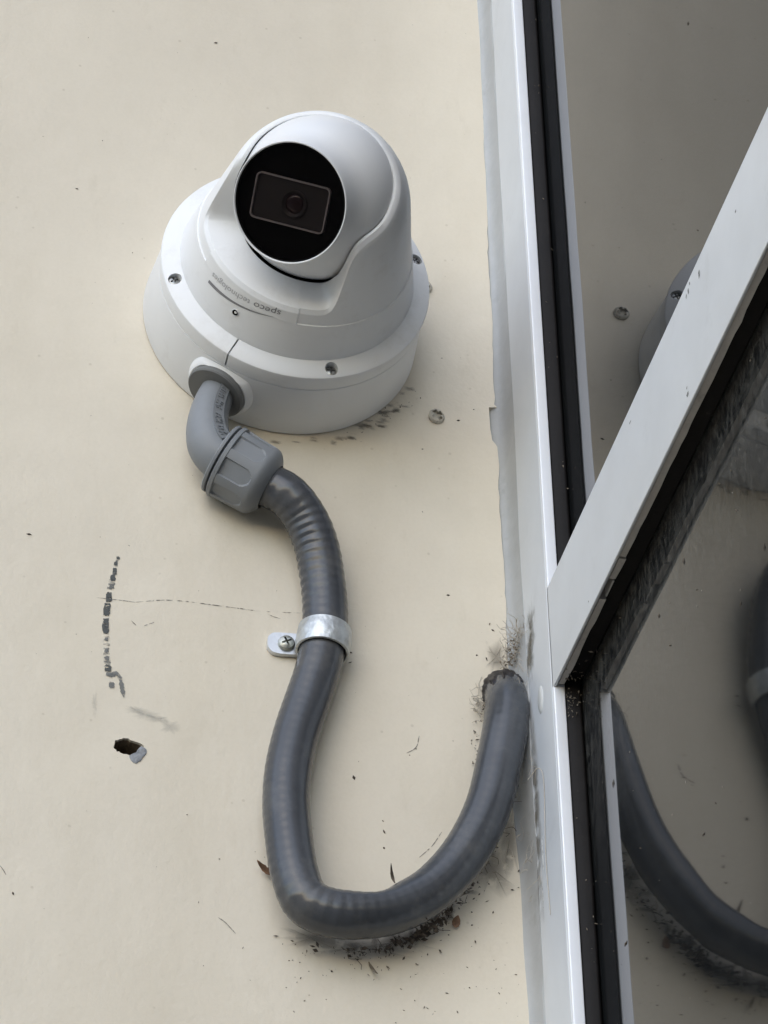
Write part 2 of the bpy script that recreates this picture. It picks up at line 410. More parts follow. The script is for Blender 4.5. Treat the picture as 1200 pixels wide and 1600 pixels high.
SCUFF = [(-0.0639, -0.1289, 0.0013, 0.0014), (-0.0647, -0.1317, 0.0013, 0.0017), (-0.065, -0.1355, 0.0016, 0.0034), (-0.0657, -0.1386, 0.0018, 0.0031), (-0.0663, -0.1432, 0.0013, 0.002), (-0.0669, -0.1481, 0.0023, 0.0047), (-0.0674, -0.1536, 0.0026, 0.0061), (-0.0677, -0.1617, 0.0026, 0.0064), (-0.0672, -0.1676, 0.0013, 0.0017), (-0.067, -0.1732, 0.0016, 0.0024), (-0.0667, -0.1763, 0.0018, 0.002), (-0.0662, -0.1809, 0.0026, 0.0031), (-0.0652, -0.1835, 0.0037, 0.0017), (-0.0646, -0.1883, 0.0023, 0.0027)]
mk('scuff_mark', *ribbon([(a, b) for a, b, _, _ in SCUFF], .0024, .00014), M['rub'], wall, smooth=False)
for i, s in enumerate(SCUFF):
    V, F = flat([ragged(*s)], .00018 + .00001 * i)
    mk('scuff_mark', V, F, M['scuff'] if s[3] > .0028 or i < 2 else M['scuff_soft'], wall, smooth=False)
mk('scuff_mark', *ribbon([(-0.0652, -0.1832), (-0.0631, -0.1826), (-0.0615, -0.1847), (-0.0607, -0.1884), (-0.0598, -0.1932)], .0017, .00036), M['scuff_soft'], wall, smooth=False)
stain('faint_smear', [ragged(-.0550, -.1984, .0085, .0036, 24, .3), ragged(-.0510, -.1998, .0120, .0042, 24, .3), ragged(-.0465, -.2012, .0100, .0034, 24, .3), ragged(-.0707, -.1972, .0022, .0120, 24, .3), ragged(-.0420, -.2040, .0080, .0060, 24, .3)],
      lambda p, q: W(p[0], .0002 + q * 6e-6, p[1]), M['smear'], wall)
M['crackm'] = mark_material('crack_line', (.14, .125, .10), .43, 420, amount=.75)
M['scratch'] = mark_material('scratch_line', (.22, .20, .17), .36, 500, amount=.8)
mk('hairline_crack', *ribbon([(-0.0564, -0.1488), (-0.0457, -0.1464), (-0.037, -0.1458), (-0.0269, -0.146), (-0.0178, -0.1462), (-0.008, -0.1464), (0.0009, -0.1458), (0.0085, -0.1451)], .00042), M['crackm'], wall, smooth=False)
mk('hairline_crack', *ribbon([(-0.0718, -0.1488), (-0.0644, -0.1487), (-.0566, -.1489)], .0003), M['scratch'], wall, smooth=False)
mk('hairline_crack', *ribbon([(-0.0062, -0.1465), (-0.0029, -0.1481), (0.0004, -0.1489)], .0003, .0002), M['crackm'], wall, smooth=False)
for s in [[(-0.0227, -0.2836), (-0.0198, -0.2856), (-0.016, -0.2897)], [(-0.1024, -0.2711), (-0.1011, -0.2728), (-0.1001, -0.2746)], [(0.0494, -0.2046), (0.0532, -0.2015), (0.0546, -0.1961)], [(0.0532, -0.2501), (0.0583, -0.2445), (0.0622, -0.238)], [(-0.0579, -0.1577), (-0.0559, -0.1598)], [(-0.0529, -0.1594), (-0.0485, -0.157)]]:
    mk('scratch', *ribbon(s, .0004), M['scratch'], wall, smooth=False)
# grime below the camera, round the conduit end and under the bend
SOOT = [(.030, -.2905, .026, .005), (.046, -.2855, .018, .006), (.0815, -.2520, .010, .014), (.0885, -.2380, .005, .020), (.012, -.2885, .014, .005), (.0865, -.1560, .006, .010)]
for _ in range(30):
    a_ = R(random.gauss(-52, 17)); r_ = .0585 + abs(random.gauss(0, .0035)); SOOT.append((r_ * math.cos(a_), r_ * math.sin(a_), random.uniform(.0012, .0045), random.uniform(.0006, .0020)))
for _ in range(18):
    t_ = random.random(); SOOT.append((.022 + .066 * t_ + random.gauss(0, .003), -.2895 + .05 * t_ ** 2 + random.gauss(0, .003), random.uniform(.0015, .006), random.uniform(.001, .004)))
stain('grime_stain', [ragged(a, b, c * 1.5, d * 1.6, 26, .3) for a, b, c, d in SOOT], lambda p, q: W(p[0], .0003 + q * 3e-6, p[1]), M['soot'], wall)
# broken lip of an old plug at the hole
PATCH = [(-.0571, -.2188), (-.0545, -.217), (-.0527, -.214), (-.0507, -.2149), (-.0504, -.2168), (-.052, -.2198), (-.0544, -.2221), (-.0561, -.2212)]
def lump(poly, h, n0=-.001, name='wall_plug'):
    cx = sum(p[0] for p in poly) / len(poly); cz = sum(p[1] for p in poly) / len(poly)
    V = []; F = []; n = len(poly) * 3
    fine = []
    for i in range(len(poly)):
        a = Vector(poly[i]); b = Vector(poly[(i + 1) % len(poly)])
        for k in range(3):
            p = a.lerp(b, k / 3); fine.append((p.x + random.gauss(0, .00012), p.y + random.gauss(0, .00012)))
    for sc, hh in ((1, n0), (.97, h * .6), (.8, h), (.4, h * .8)):
        for p in fine: V.append(W(cx + (p[0] - cx) * sc, hh + random.gauss(0, h * .12), cz + (p[1] - cz) * sc))
    for r in range(3):
        for k in range(n): F.append((r * n + k, r * n + (k + 1) % n, (r + 1) * n + (k + 1) % n, (r + 1) * n + k))
    F.append(tuple(3 * n + k for k in range(n)))
    return V, F
tag(mk('wall_plug', *lump(PATCH, .0005), M['plug']), 'broken grey plug lip beside the empty drilled hole in the wall', 'wall plug')

# ------------------------------------------------------------------ window: jamb, mullion, gaskets, panes
XF = .0952; XG = .10623                   # frame face, glass face
NF = .0465                                # jamb front, out of the wall
win = thing('aluminium_window', W(XF, 0, -2.2), 'silver aluminium framed window at right angles to the cream wall', 'window')
def rounded(poly, r, seg=4):
    out = []; n = len(poly)
    for i in range(n):
        p = Vector(poly[i]); a = (Vector(poly[i - 1]) - p); b = (Vector(poly[(i + 1) % n]) - p)
        rr = min(r, a.length * .45, b.length * .45); a = p + a.normalized() * rr; b = p + b.normalized() * rr
        for k in range(seg + 1):
            t = k / seg; out.append(tuple((a * (1 - t) ** 2 + p * 2 * t * (1 - t) + b * t * t)))
    return out
jp = rounded([(XF, -.02), (XF, NF - .0025), (XF + .0044, NF - .0025), (XF + .0044, NF - .012), (.125, NF - .012), (.125, -.02)], .00045)
mk('jamb', *extrude_poly(jp, lambda p, t: W(p[0], p[1], t), -2.2, 2.2), M['aluminium'], win, sharp=50)
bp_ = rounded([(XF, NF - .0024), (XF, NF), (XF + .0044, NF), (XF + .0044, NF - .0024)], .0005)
mk('jamb_front_lit', *extrude_poly(bp_, lambda p, t: W(p[0], p[1], t), -2.2, 2.2), M['bead'], win, sharp=50)  # front face of the jamb, split off to carry the painted-in brightness
gp = rounded([(XF + .0045, NF - .011), (XF + .0045, NF - .0006), (XF + .0074, NF + .0004), (XG - .0012, NF + .0008), (XG - .0003, NF - .0004), (XG - .0003, NF - .011)], .0009)
mk('gasket', *extrude_poly(gp, lambda p, t: W(p[0], p[1], t), -2.2, 2.2), M['gasket'], win, sharp=50)
MZ0, MZ1 = -.1984, -.1526
NEND = 3.2
mp_ = rounded([(XF, MZ0), (XF, MZ1), (XG - .0004, MZ1), (XG - .0004, MZ0 + .012), (XF + .0012, MZ0 + .012), (XF + .0012, MZ0)], .0004)
mul = mk('mullion', *extrude_poly(mp_, lambda p, t: W(p[0], t, p[1]), NF - .0012, NEND), M['aluminium'], win, sharp=50)
def bar(x0, x1, z0, z1, n0, n1, ragg=0.0, step=.006):
    V = []; F = []; n = max(1, int(min(n1 - n0, .35) / step)) if ragg else 1
    for i in range(n + 1):
        t = n0 + (n1 - n0) * i / n if not ragg else (n0 + step * i if i < n else n1)
        j = [random.gauss(0, ragg) for _ in range(4)]
        V += [W(x0 + j[0] * .3, t, z0 + j[1]), W(x1 + j[2], t, z0 + j[3]), W(x1 + j[2], t, z1), W(x0, t, z1)]
    for i in range(n):
        a = 4 * i
        for k in range(4): F.append((a + k, a + (k + 1) % 4, a + 4 + (k + 1) % 4, a + 4 + k))
    F.append((0, 1, 2, 3)); F.append((4 * n, 4 * n + 1, 4 * n + 2, 4 * n + 3)); return V, F
for (a, b, x0, x1) in ((.0475, .1035, .0969, .0993), (.1055, .1150, .0986, .0993), (.1165, .1290, .0968, .0993), (.1300, NEND - .01, .0967, .0993)):
    mk('glazing_strip', *bar(x0, x1, MZ0 + .0008, MZ0 + .013, a, b, .00012), M['strip'], win, sharp=30)
mk('mullion_gasket', *bar(.0994, XG - .0004, MZ0 + .0035, MZ0 + .014, NF + .002, NEND - .01), M['gasket'], win, sharp=30)
def pane(name, z0, z1, m):
    V = [W(x, n, z) for x in (XG, XG + .006) for (n, z) in ((NF - .010, z0), (NEND, z0), (NEND, z1), (NF - .010, z1))]
    F = [(0, 1, 2, 3), (4, 5, 6, 7), (0, 1, 5, 4), (1, 2, 6, 5), (2, 3, 7, 6), (3, 0, 4, 7)]
    return mk(name, V, F, m, win, smooth=False)
pu = pane('glass_pane', MZ0 + .02, 2.2, M['glass_up']); pu['label'] = 'clean upper pane reflecting the wall and camera'
pl = pane('glass_pane', -2.2, MZ0 + .018, M['glass_low']); pl['label'] = 'dusty lower pane reflecting the grey conduit'

def glass_specks(pn, k, zr, nr, m, sz):
    V = []; F = []
    for _ in range(k):
        p = W(XG - .0001, random.uniform(*nr), random.uniform(*zr)); s_ = random.uniform(.3, 1) * sz; b = len(V)
        d = Vector((0, random.gauss(0, .6), random.gauss(0, 1))).normalized(); e = Vector((0, -d.z, d.y)); l = s_ * random.uniform(.8, 3)
        V += [p - d * l * .5, p + e * s_ * .25, p + d * l * .5 + e * s_ * random.uniform(-.3, .3), p - e * s_ * .25, p + Vector((-s_ * .3, 0, 0))]
        F += [(b, b + 1, b + 4), (b + 1, b + 2, b + 4), (b + 2, b + 3, b + 4), (b + 3, b, b + 4)]
    tag(mk('dust_specks', V, F, m, pn, smooth=False), kind='stuff')
glass_specks(pl, 230, (-.62, MZ0), (NF, .42), M['web'], .0005)
glass_specks(pl, 60, (-.62, MZ0), (NF, .42), M['dirt'], .0016)
glass_specks(pu, 22, (-.15, .3), (NF, .42), M['dirt'], .0012)
def on_frame(pts, x=XF - .00015): return [W(x, n, z) for n, z in pts]
def frame_mark(name, cn, cz, w_, h_, m, parent, x=XF - .00015):
    mk(name, on_frame(ragged(cn, cz, w_, h_, 18, .3), x), [tuple(range(18))], m, parent, smooth=False)
for (n_, z_, w_, h_) in ((.2401, -.1594, .0014, .0028), (.2303, -.1553, .0010, .0012), (.2284, -.1571, .0012, .0022), (.2260, -.1579, .0012, .0026), (.2183, -.1910, .0012, .0010), (.2183, -.1938, .0022, .0014), (.1578, -.1589, .0020, .0006), (.0961, -.1939, .0008, .0008), (.2785, -.1651, .0012, .0010)):
    frame_mark('fleck', n_, z_, w_, h_, M['scuff_soft'], mul)
jamb = next(o for o in win.children if o.name == 'jamb')
stain('grime_stain', [ragged(.0215, -.156, .013, .026, 26, .3), ragged(.016, -.166, .016, .024, 26, .3), ragged(.014, -.235, .014, .09, 26, .3)], lambda p, q: W(XF - .00015 - q * 4e-5, p[0], p[1]), M['smudge'], jamb)
frame_mark('scratch', .0213, -.2560, .0016, .0140, M['pale'], jamb, XF - .00025)
frame_mark('scratch', .0185, -.2680, .0008, .0170, M['pale'], jamb, XF - .00028)
V, F = lathe([(0, .0034), (.0004, .0030), (.0006, .0016), (.00065, .0001)], W(XF, .0290, -.1930), (-1, 0, 0), 24)
mk('sealant_drip', [v + Vector((0, 0, (v.z - (Z0 - .193)) * .8)) for v in V], F, M['drip'], jamb)
# sealant bead in the corner
def sealant():
    prof = [(.0880, -.0035), (.0905, -.0012), (.0922, -.0002), (.0934, .0008), (.0943, .0026), (.0948, .0056), (.0950, .0098), (.09515, .0130), (.0956, .0132)]
    zs = [-2.2, -1, -.5] + [-.37 + .004 * i for i in range(156)] + [.4, 1, 2.2]
    V = []; F = []; m = len(prof)
    for z in zs:
        k = noise.noise(Vector((0, 3, z * 30))) * .0005; k2 = noise.noise(Vector((5, 3, z * 14))) * .002
        bul = .0016 * math.exp(-((z + .205) / .045) ** 2)
        for i, (x, n) in enumerate(prof):
            w_ = math.sin(math.pi * i / (m - 1))
            V.append(W(x - (k * .5 + bul) * w_, n + (k + bul) * w_ + (k2 if i >= m - 3 else 0), z))
    for r in range(len(zs) - 1):
        for i in range(m - 1): F.append((r * m + i, r * m + i + 1, (r + 1) * m + i + 1, (r + 1) * m + i))
    return V, F
tag(mk('sealant_bead', *sealant(), M['sealant'], sharp=60), 'grey sealant bead filling the corner between wall and window frame', 'sealant')

# ------------------------------------------------------------------ security camera
camr = thing('security_camera', W(0, 0, 0), 'white turret security camera on a round junction box on the cream wall', 'security camera')
NB = .0138                                     # height of the conduit entry over the wall
# junction box with the raised conduit boss
box = lathe([(.0004, .0568), (.0004, .0574), (.0012, .0577), (.0263, .0553), (.0266, .0550), (.0266, .030)], O, N, 160, S)
boss = lathe([(.0480, .0152), (.0535, .0149), (.0552, .0145), (.0562, .0140), (.0570, .0134), (.0575, .0128), (.0573, .0118)], L(0, 0, NB), S, 72)
bv, bf = boss; bv = [v if v.y < -.0006 else Vector((v.x, -.0006, v.z)) for v in bv]
bv = [v if v.y > -.0236 else Vector((v.x, -.0236 + (v.y + .0236) * .45, v.z)) for v in bv]
mk('junction_box', *join(box, (bv, bf)), M['plastic'], camr, sharp=35)
# lid
lid = mk('lid', *lathe([(.0268, .0460), (.0268, .0550), (.0270, .0553), (.0340, .0559), (.0347, .0556), (.0352, .0548), (.0371, .0488), (.0372, .0460)], O, N, 160, S, closed=True), M['plastic'], camr)
cut = []
SCR = [R(-45), R(45), R(135), R(225)]
for a in SCR:
    c = L(.052 * math.cos(a), .052 * math.sin(a), .0300)
    cut.append(mk('cutter', *lathe([(.0, .0027), (.012, .0027)], c, N, 32), None))
cut.append(mk('cutter', *extrude_poly([(.045, -.00035), (.060, -.00035), (.060, .00035), (.045, .00035)], lambda p, t: L(p[0], p[1] - .0004, t), .0271, .0450), None))
boolean_cut(lid, cut); resharp(lid, 30); lid.data.materials.clear(); lid.data.materials.append(M['plastic'])
lidp = mk('lid_seat', *lathe([(.0266, .050), (.0330, .0505), (.0338, .0552)], O, N, 120, S), M['plastic'], camr)
for p in []: pass
def screw_mesh(r, h, cross, w):
    """pan head with a cross recess, along +z"""
    V, F = lathe([(0, r * .96), (h * .35, r), (h * .75, r * .86), (h, r * .55), (h * 1.04, 0.0001)], (0, 0, 0), (0, 0, 1), 28)
    o = mk('cutter_head', V, F, None, loc=(0, 0, 0))
    cs = []
    for k in range(2):
        a = k * math.pi / 2; d = Vector((math.cos(a), math.sin(a), 0)); e = Vector((-d.y, d.x, 0))
        V, F = extrude_poly([(-cross, -w), (cross, -w), (cross, w), (-cross, w)], lambda p, t: d * p[0] + e * p[1] + Vector((0, 0, t)), h * .15, h * 2)
        cs.append(mk('cutter', V, F, None, loc=(0, 0, 0)))
    boolean_cut(o, cs); resharp(o, 30); me = o.data; bpy.data.objects.remove(o); return me
def place(me, name, pos, axis, spin, m, parent=None):
    o = bpy.data.objects.new(name, me); COL.objects.link(o)
    if not me.materials: me.materials.append(m)
    q = Vector(axis).to_track_quat('Z', 'Y').to_matrix().to_4x4() @ Matrix.Rotation(spin, 4, 'Z')
    off = OFF[parent.name] if parent is not None else Vector()
    o.matrix_local = Matrix.Translation(Vector(pos) - off) @ q
    if parent is not None: o.parent = parent
    return o
sm = screw_mesh(.0024, .0012, .0017, .00042); sm.name = 'lid_screw'
for i, a in enumerate(SCR):
    place(sm, 'screw', L(.052 * math.cos(a),   .052 * math.sin(a), .0338), N, .5 + i * 1.1, M['bright_steel'], lid)

# turret cover: outer skin up to a cut edge, rim and scoop, cavity for the ball
NC, RC = .075, .038
BC, RB = .080, .0326                         # ball centre and radius
def prof_r(n):
    if n > .0840: return math.sqrt(max(RC ** 2 - (n - NC) ** 2, 1e-9))
    t = (n - .037) / (.0840 - .037); return .0484 + (.03692 - .0484) * t
CUT = [(0, .0598), (44, .0596), (49, .0602), (52.5, .0630), (54.5, .0690), (56.5, .0785), (58.5, .0850), (61, .0880), (64, .0897), (69, .0914), (85, .0940), (99, .0968), (119, .0998), (135, .1022), (155, .1042), (180, .1046)]
def lerp_tab(tab, x):
    for (a, b), (c, d) in zip(tab, tab[1:]):
        if x <= c:
            t = (x - a) / (c - a); t = t * t * (3 - 2 * t) if d - b > .006 else t
            return b + (d - b) * t
    return tab[-1][1]
AZ0 = -10.0                                  # the scoop sits a little off the lid's mark
PL0, PL1 = -37.5, 24.0                       # flush plate that carries the lettering
NS = .0533
def cut_n(az):
    d = abs((az - AZ0 + 180) % 360 - 180)
    return sum(lerp_tab(CUT, max(0, min(180, d + k))) for k in (-1.5, -.75, 0, .75, 1.5)) / 5
def cover():
    azs = []; a = -180.0
    while a < 180:
        azs.append(a); d = abs((a - AZ0 + 180) % 360 - 180)
        fine = (46 < d < 70) or abs(a - PL0) < 1.2 or abs(a - PL1) < 1.2
        a += .3 if (abs(a - PL0) < 1.2 or abs(a - PL1) < 1.2) else (.75 if fine else 2.0)
    rows = []
    for az in azs:
        ca, sa = math.cos(R(az)), math.sin(R(az))
        e = cut_n(az); plate = PL0 < az < PL1
        ins = 0 if plate else -.00055
        col = []
        def put(r, n): col.append(L(r * ca, r * sa, n))
        put(.0484, .0362); put(.0484, .0372)
        for k in range(1, 9): n = .0372 + (NS - .0372) * k / 8; put(prof_r(n), n)
        put(prof_r(NS) + ins, NS + .0002)
        m = 18
        for k in range(1, m + 1):
            n = NS + .0002 + (e - .0016 - NS - .0002) * k / m; put(prof_r(n) + ins, n)
        # chamfered lip
        er = prof_r(e) + ins - .0011
        put(prof_r(e - .0016) + ins - .0003, e - .0013); put(er, e)
        # rim / scoop floor, inwards to the ball cavity
        kn = min(e, .0995); rs = math.sqrt(max((RB + .0014) ** 2 - (e + .0012 - BC) ** 2, 1e-9))
        kr = min(rs, er - .0009)
        for k in range(1, 9):
            t = k / 8; put(er + (kr - er) * t, e + .0012 * t * (1 if e < .07 else 0))
        top = e + (.0012 if e < .07 else 0)
        put(kr - .0003, top - .0004)
        for dn in (.003, .009, .016):
            n = top - dn; put(min(kr - .0003, math.sqrt(max((RB + .0012) ** 2 - (n - BC) ** 2, (.012) ** 2))), n)
        rows.append(col)
    m = len(rows[0]); V = [v for c in rows for v in c]; F = []; n = len(rows); inner = 0
    for i in range(n):
        j = (i + 1) % n
        for k in range(m - 1): F.append((i * m + k, j * m + k, j * m + k + 1, i * m + k + 1))
    return V, F, m
V, F, mrow = cover()
cov = mk('turret_cover', V, F, M['plastic'], camr, sharp=38)
cov.data.materials.append(M['black'])
for i, p in enumerate(cov.data.polygons):
    if (i % (mrow - 1)) >= mrow - 4: p.material_index = 1
# set screw in the cover
az = R(-7.0); n_ = .0471; rr = prof_r(n_)
nrm = (S * math.cos(az) + T * math.sin(az) + N * .26).normalized()
p0 = L(rr * math.cos(az), rr * math.sin(az), n_)
mk('set_screw_collar', *lathe([(-.001, .0016), (.0003, .0016), (.0004, .0014), (-.001, .0013)], p0, nrm, 28, closed=True), M['plastic'], cov)
mk('set_screw', *lathe([(-.0004, .00128), (-.0001, .00126), (-.0003, .0006), (-.0008, .0001)], p0 + nrm * .0003, nrm, 24), M['black'], cov)

# print on the cover
def on_cover(az, n, h=.00012):
    a = R(az); r = prof_r(n) + h; return L(r * math.cos(a), r * math.sin(a), n)
def print_text(body, size, az_start, az_end, nc0, slope, m, name):
    cu = bpy.data.curves.new(name, 'FONT'); cu.body = body; cu.size = 1; cu.resolution_u = 3
    t = bpy.data.objects.new(name, cu); COL.objects.link(t)
    dg = bpy.context.evaluated_depsgraph_get(); dg.update()
    me = bpy.data.meshes.new_from_object(t.evaluated_get(dg)); bpy.data.objects.remove(t)
    xs = [v.co.x for v in me.vertices]; x0, x1 = min(xs), max(xs)
    V = []
    for v in me.vertices:
        az_ = az_start + (az_end - az_start) * (v.co.x - x0) / (x1 - x0)
        n = nc0 + slope * az_ - (v.co.y - .28) * size          # letter tops point to the wall
        V.append(on_cover(az_, n))
    return mk(name, V, [tuple(p.vertices) for p in me.polygons], m, cov, smooth=False)
print_text('speco', .0040, 15.0, .2, .0553, 8.0e-5, M['ink'], 'lettering')
print_text('technologies', .0036, -2.0, -28.5, .0553, 8.0e-5, M['ink_light'], 'lettering')
V = []; F = []; K = 40
for k in range(K + 1):
    t = k / K; az_ = 12.5 - 41.0 * t; n = .0538 - .0047 * t + .0008 * t * t * 0 - .0006 * math.sin(math.pi * t)
    w_ = .0013 * min(1, t * 1.15) ** .8 + .00006
    V += [on_cover(az_, n - w_ / 2), on_cover(az_, n + w_ / 2)]
for k in range(K): F.append((2 * k, 2 * k + 1, 2 * k + 3, 2 * k + 2))
mk('swoosh_mark', V, F, M['ink'], cov, smooth=False)

# eyeball
fn = Vector((-.5108, -.5434, -.6661)).normalized()          # viewing direction of the lens
bx_ = Vector((.8592, -.2963, -.4172)); bx_ = (bx_ - fn * bx_.dot(fn)).normalized(); by_ = fn.cross(bx_)
bc = L(0, 0, BC); DF = .0300; RF = .0232
prof = []
for k in range(34):
    a = math.pi * (.02 + .80 * k / 33); prof.append((-math.cos(a) * RB, math.sin(a) * RB))
prof = [p for p in prof if not (p[0] > 0 and p[1] < .0278)]
prof += [(.0196, .0264), (.0222, .0254), (.0250, .0247), (.0280, .0242), (.0298, .02400), (.0302, .02380), (.0302, .0235), (.0298, RF), (.0264, RF)]
ball = mk('eyeball', *lathe(prof, bc, fn, 128, bx_)[0:2], M['plastic_ball'], camr, sharp=40)
def disc(name, d, r, m, parent, seg=72): return mk(name, *lathe([(d - .0006, r), (d, r)], bc, fn, seg, bx_), m, parent, sharp=30)
disc('inner_plate', .0268, RF + .0002, M['black'], ball)
mk('bezel_ring', *lathe([(.0276, .02315), (.0296, .02315), (.0298, .0229), (.0297, .0226), (.0276, .0225)], bc, fn, 96, bx_, closed=True), M['black'], ball)
fw = disc('front_window', .0294, .0225, M['cover_glass'], ball)
def rrect(w, h, r, seg=5):
    out = []
    for cx, cy, a0 in ((w / 2 - r, h / 2 - r, 0), (-w / 2 + r, h / 2 - r, 90), (-w / 2 + r, -h / 2 + r, 180), (w / 2 - r, -h / 2 + r, 270)):
        for k in range(seg + 1): a = R(a0 + 90 * k / seg); out.append((cx + r * math.cos(a), cy + r * math.sin(a)))
    return out
fc = bc + bx_ * -.0006 + by_ * -.0003 + fn * .0014
def on_face(x, y, d): return fc + bx_ * x + by_ * y + fn * d
WI, HE = .0318, .0184
o_ = rrect(WI, HE, .0022); i_ = rrect(WI - .0011, HE - .0011, .0017); n = len(o_)
V = [on_face(*p, .0254) for p in o_] + [on_face(*p, .0270) for p in o_] + [on_face(*p, .0270) for p in i_] + [on_face(*p, .0256) for p in i_]
F = [(r * n + k, r * n + (k + 1) % n, (r + 1) * n + (k + 1) % n, (r + 1) * n + k) for r in range(3) for k in range(n)]
mk('lens_frame', V, F, M['module_edge'], ball, sharp=30)
V, F = extrude_poly(rrect(WI - .0012, HE - .0012, .0016), lambda p, t: on_face(*p, t), .0254, .0259)
mk('lens_panel', V, F, M['module'], ball, sharp=30)
lc = on_face(.0016, -.0002, 0)
mk('lens_barrel', *lathe([(.0255, .0054), (.0268, .0054), (.0269, .0050), (.0262, .0040), (.0260, .0038)], lc, fn, 48), M['module'], ball, sharp=30)
mk('lens', *lathe([(.0258, .0039), (.0262, .0036), (.0266, .0026), (.0268, .0012), (.02685, .0001)], lc, fn, 40), M['lens'], ball, sharp=80)

# ------------------------------------------------------------------ conduit connector (elbow, washer, nut)
con = thing('conduit_connector', L(.0590, 0, NB), 'grey plastic elbow connector with ribbed nut, under the camera box', 'conduit connector')
NAX = .0866                                   # the nut's axis, along S from the camera axis
mk('sealing_washer', *lathe([(.0572, .0100), (.0572, .0120), (.0577, .0124), (.0594, .0124), (.0600, .0119), (.0598, .0075)], L(0, 0, NB), S, 72), M['rubber'], con, sharp=35)
path = [L(.0560 + .0010 * k / 2, .0008, NB) for k in range(3)]
RBD = .0192
for k in range(1, 35):
    a = R(90) * k / 34; path.append(L(.0570 + (NAX - .0570) * math.sin(a) ** 1.12, .0008 + (RBD - .0008) * (1 - math.cos(a)) ** .92, NB))
path += [L(NAX, RBD + .003, NB)]
elbow = mk('elbow', *sweep(path, lambda i, s, a: .0072 + .0020 * min(1, max(0, (s - .004) / .026)) ** 1.3, 48, up=N), M['fitting'], con)
# moulded rib with raised marks along the inner front of the bend
V = []; F = []
sub = path[3:33]; m = len(sub)
for i, p in enumerate(sub):
    t = (sub[min(i + 1, m - 1)] - sub[max(i - 1, 0)]).normalized(); side = t.cross(N)
    if side.dot(T - S) < 0: side = -side
    rb = .0072 + .0020 * min(1, i / 24) ** 1.3
    for ang, r in ((3, rb - .0004), (4, rb + .0008), (36, rb + .0008), (38, rb - .0004)):
        V.append(p + (N * math.cos(R(ang)) + side * math.sin(R(ang))) * r)
for i in range(m - 1):
    for k in range(3): F.append((4 * i + k, 4 * i + k + 1, 4 * i + 5 + k, 4 * i + 4 + k))
F.append((0, 1, 2, 3)); F.append((4 * m - 4, 4 * m - 3, 4 * m - 2, 4 * m - 1))
rib = mk('moulded_rib', V, F, M['fitting'], elbow, sharp=30)
V = []; F = []
for i in range(3, m - 3):
    if i in (8, 13, 14, 20): continue
    p = sub[i]; t = (sub[i + 1] - sub[i - 1]).normalized(); side = t.cross(N)
    if side.dot(T - S) < 0: side = -side
    for q in range(2):
        a0 = 9 + 12 * q + random.uniform(-2, 3); a1 = a0 + random.uniform(3, 10); rb = .0072 + .0020 * min(1, i / 24) ** 1.3; o0 = t * random.uniform(-.0003, 0); o1 = o0 + t * random.uniform(.0002, .0006)
        b = len(V)
        for r in (rb + .0007, rb + .00098):
            for (aa, oo) in ((a0, o0), (a1, o0), (a1, o1), (a0, o1)):
                V.append(p + oo + (N * math.cos(R(aa)) + side * math.sin(R(aa))) * r)
        F += [(b, b + 1, b + 2, b + 3), (b + 4, b + 5, b + 6, b + 7)] + [(b + k, b + (k + 1) % 4, b + 4 + (k + 1) % 4, b + 4 + k) for k in range(4)]
mk('moulded_marks', V, F, M['fitting'], rib, smooth=False)
nax0 = L(NAX, 0, NB)
mk('collar', *lathe([(RBD - .0012, .0098), (RBD - .0010, .0142), (RBD - .0006, .0147), (RBD + .0004, .0147), (RBD + .0006, .0142), (RBD + .0006, .0120), (RBD + .0030, .0120)], nax0, T, 72), M['fitting'], con, sharp=35)
def nut():
    t0 = RBD + .0015; Lb = .0206; seg = 8 * 30; V = []; F = []
    rows = [(0, .0125), (0, .0148), (.0003, .0153), (.0018, .0153), (.0020, .0150)] + [(.0021 + (Lb - .0021) * k / 44, None) for k in range(45)] + [(Lb + .0003, .0096)]
    for h, r in rows:
        for k in range(seg):
            a = 2 * math.pi * k / seg
            if r is None:
                u = (h - .0021) / (Lb - .0021)
                base = .0151 - .0008 * u
                if u > .72: base -= .0042 * ((u - .72) / .28) ** 2.4
                ph = ((k + 16) % 30) / 30 - .5; x = ph * 2 * math.pi / 8 * .0145
                hw = .0036; ue = .0128; y = h - .0021
                inside = abs(x) < hw if y < ue - hw else math.hypot(x, y - (ue - hw)) < hw
                rr = base
                if inside: rr = min(base - .0003, .0138 / math.cos(ph * 2 * math.pi / 8))
            else: rr = r
            d = S * math.cos(a) + N * math.sin(a)
            V.append(nax0 + T * (t0 + h) + d * rr)
    m = len(rows)
    for i in range(m - 1):
        for k in range(seg): k2 = (k + 1) % seg; F.append((i * seg + k, i * seg + k2, (i + 1) * seg + k2, (i + 1) * seg + k))
    return V, F
mk('compression_nut', *nut(), M['fitting'], con, sharp=38)

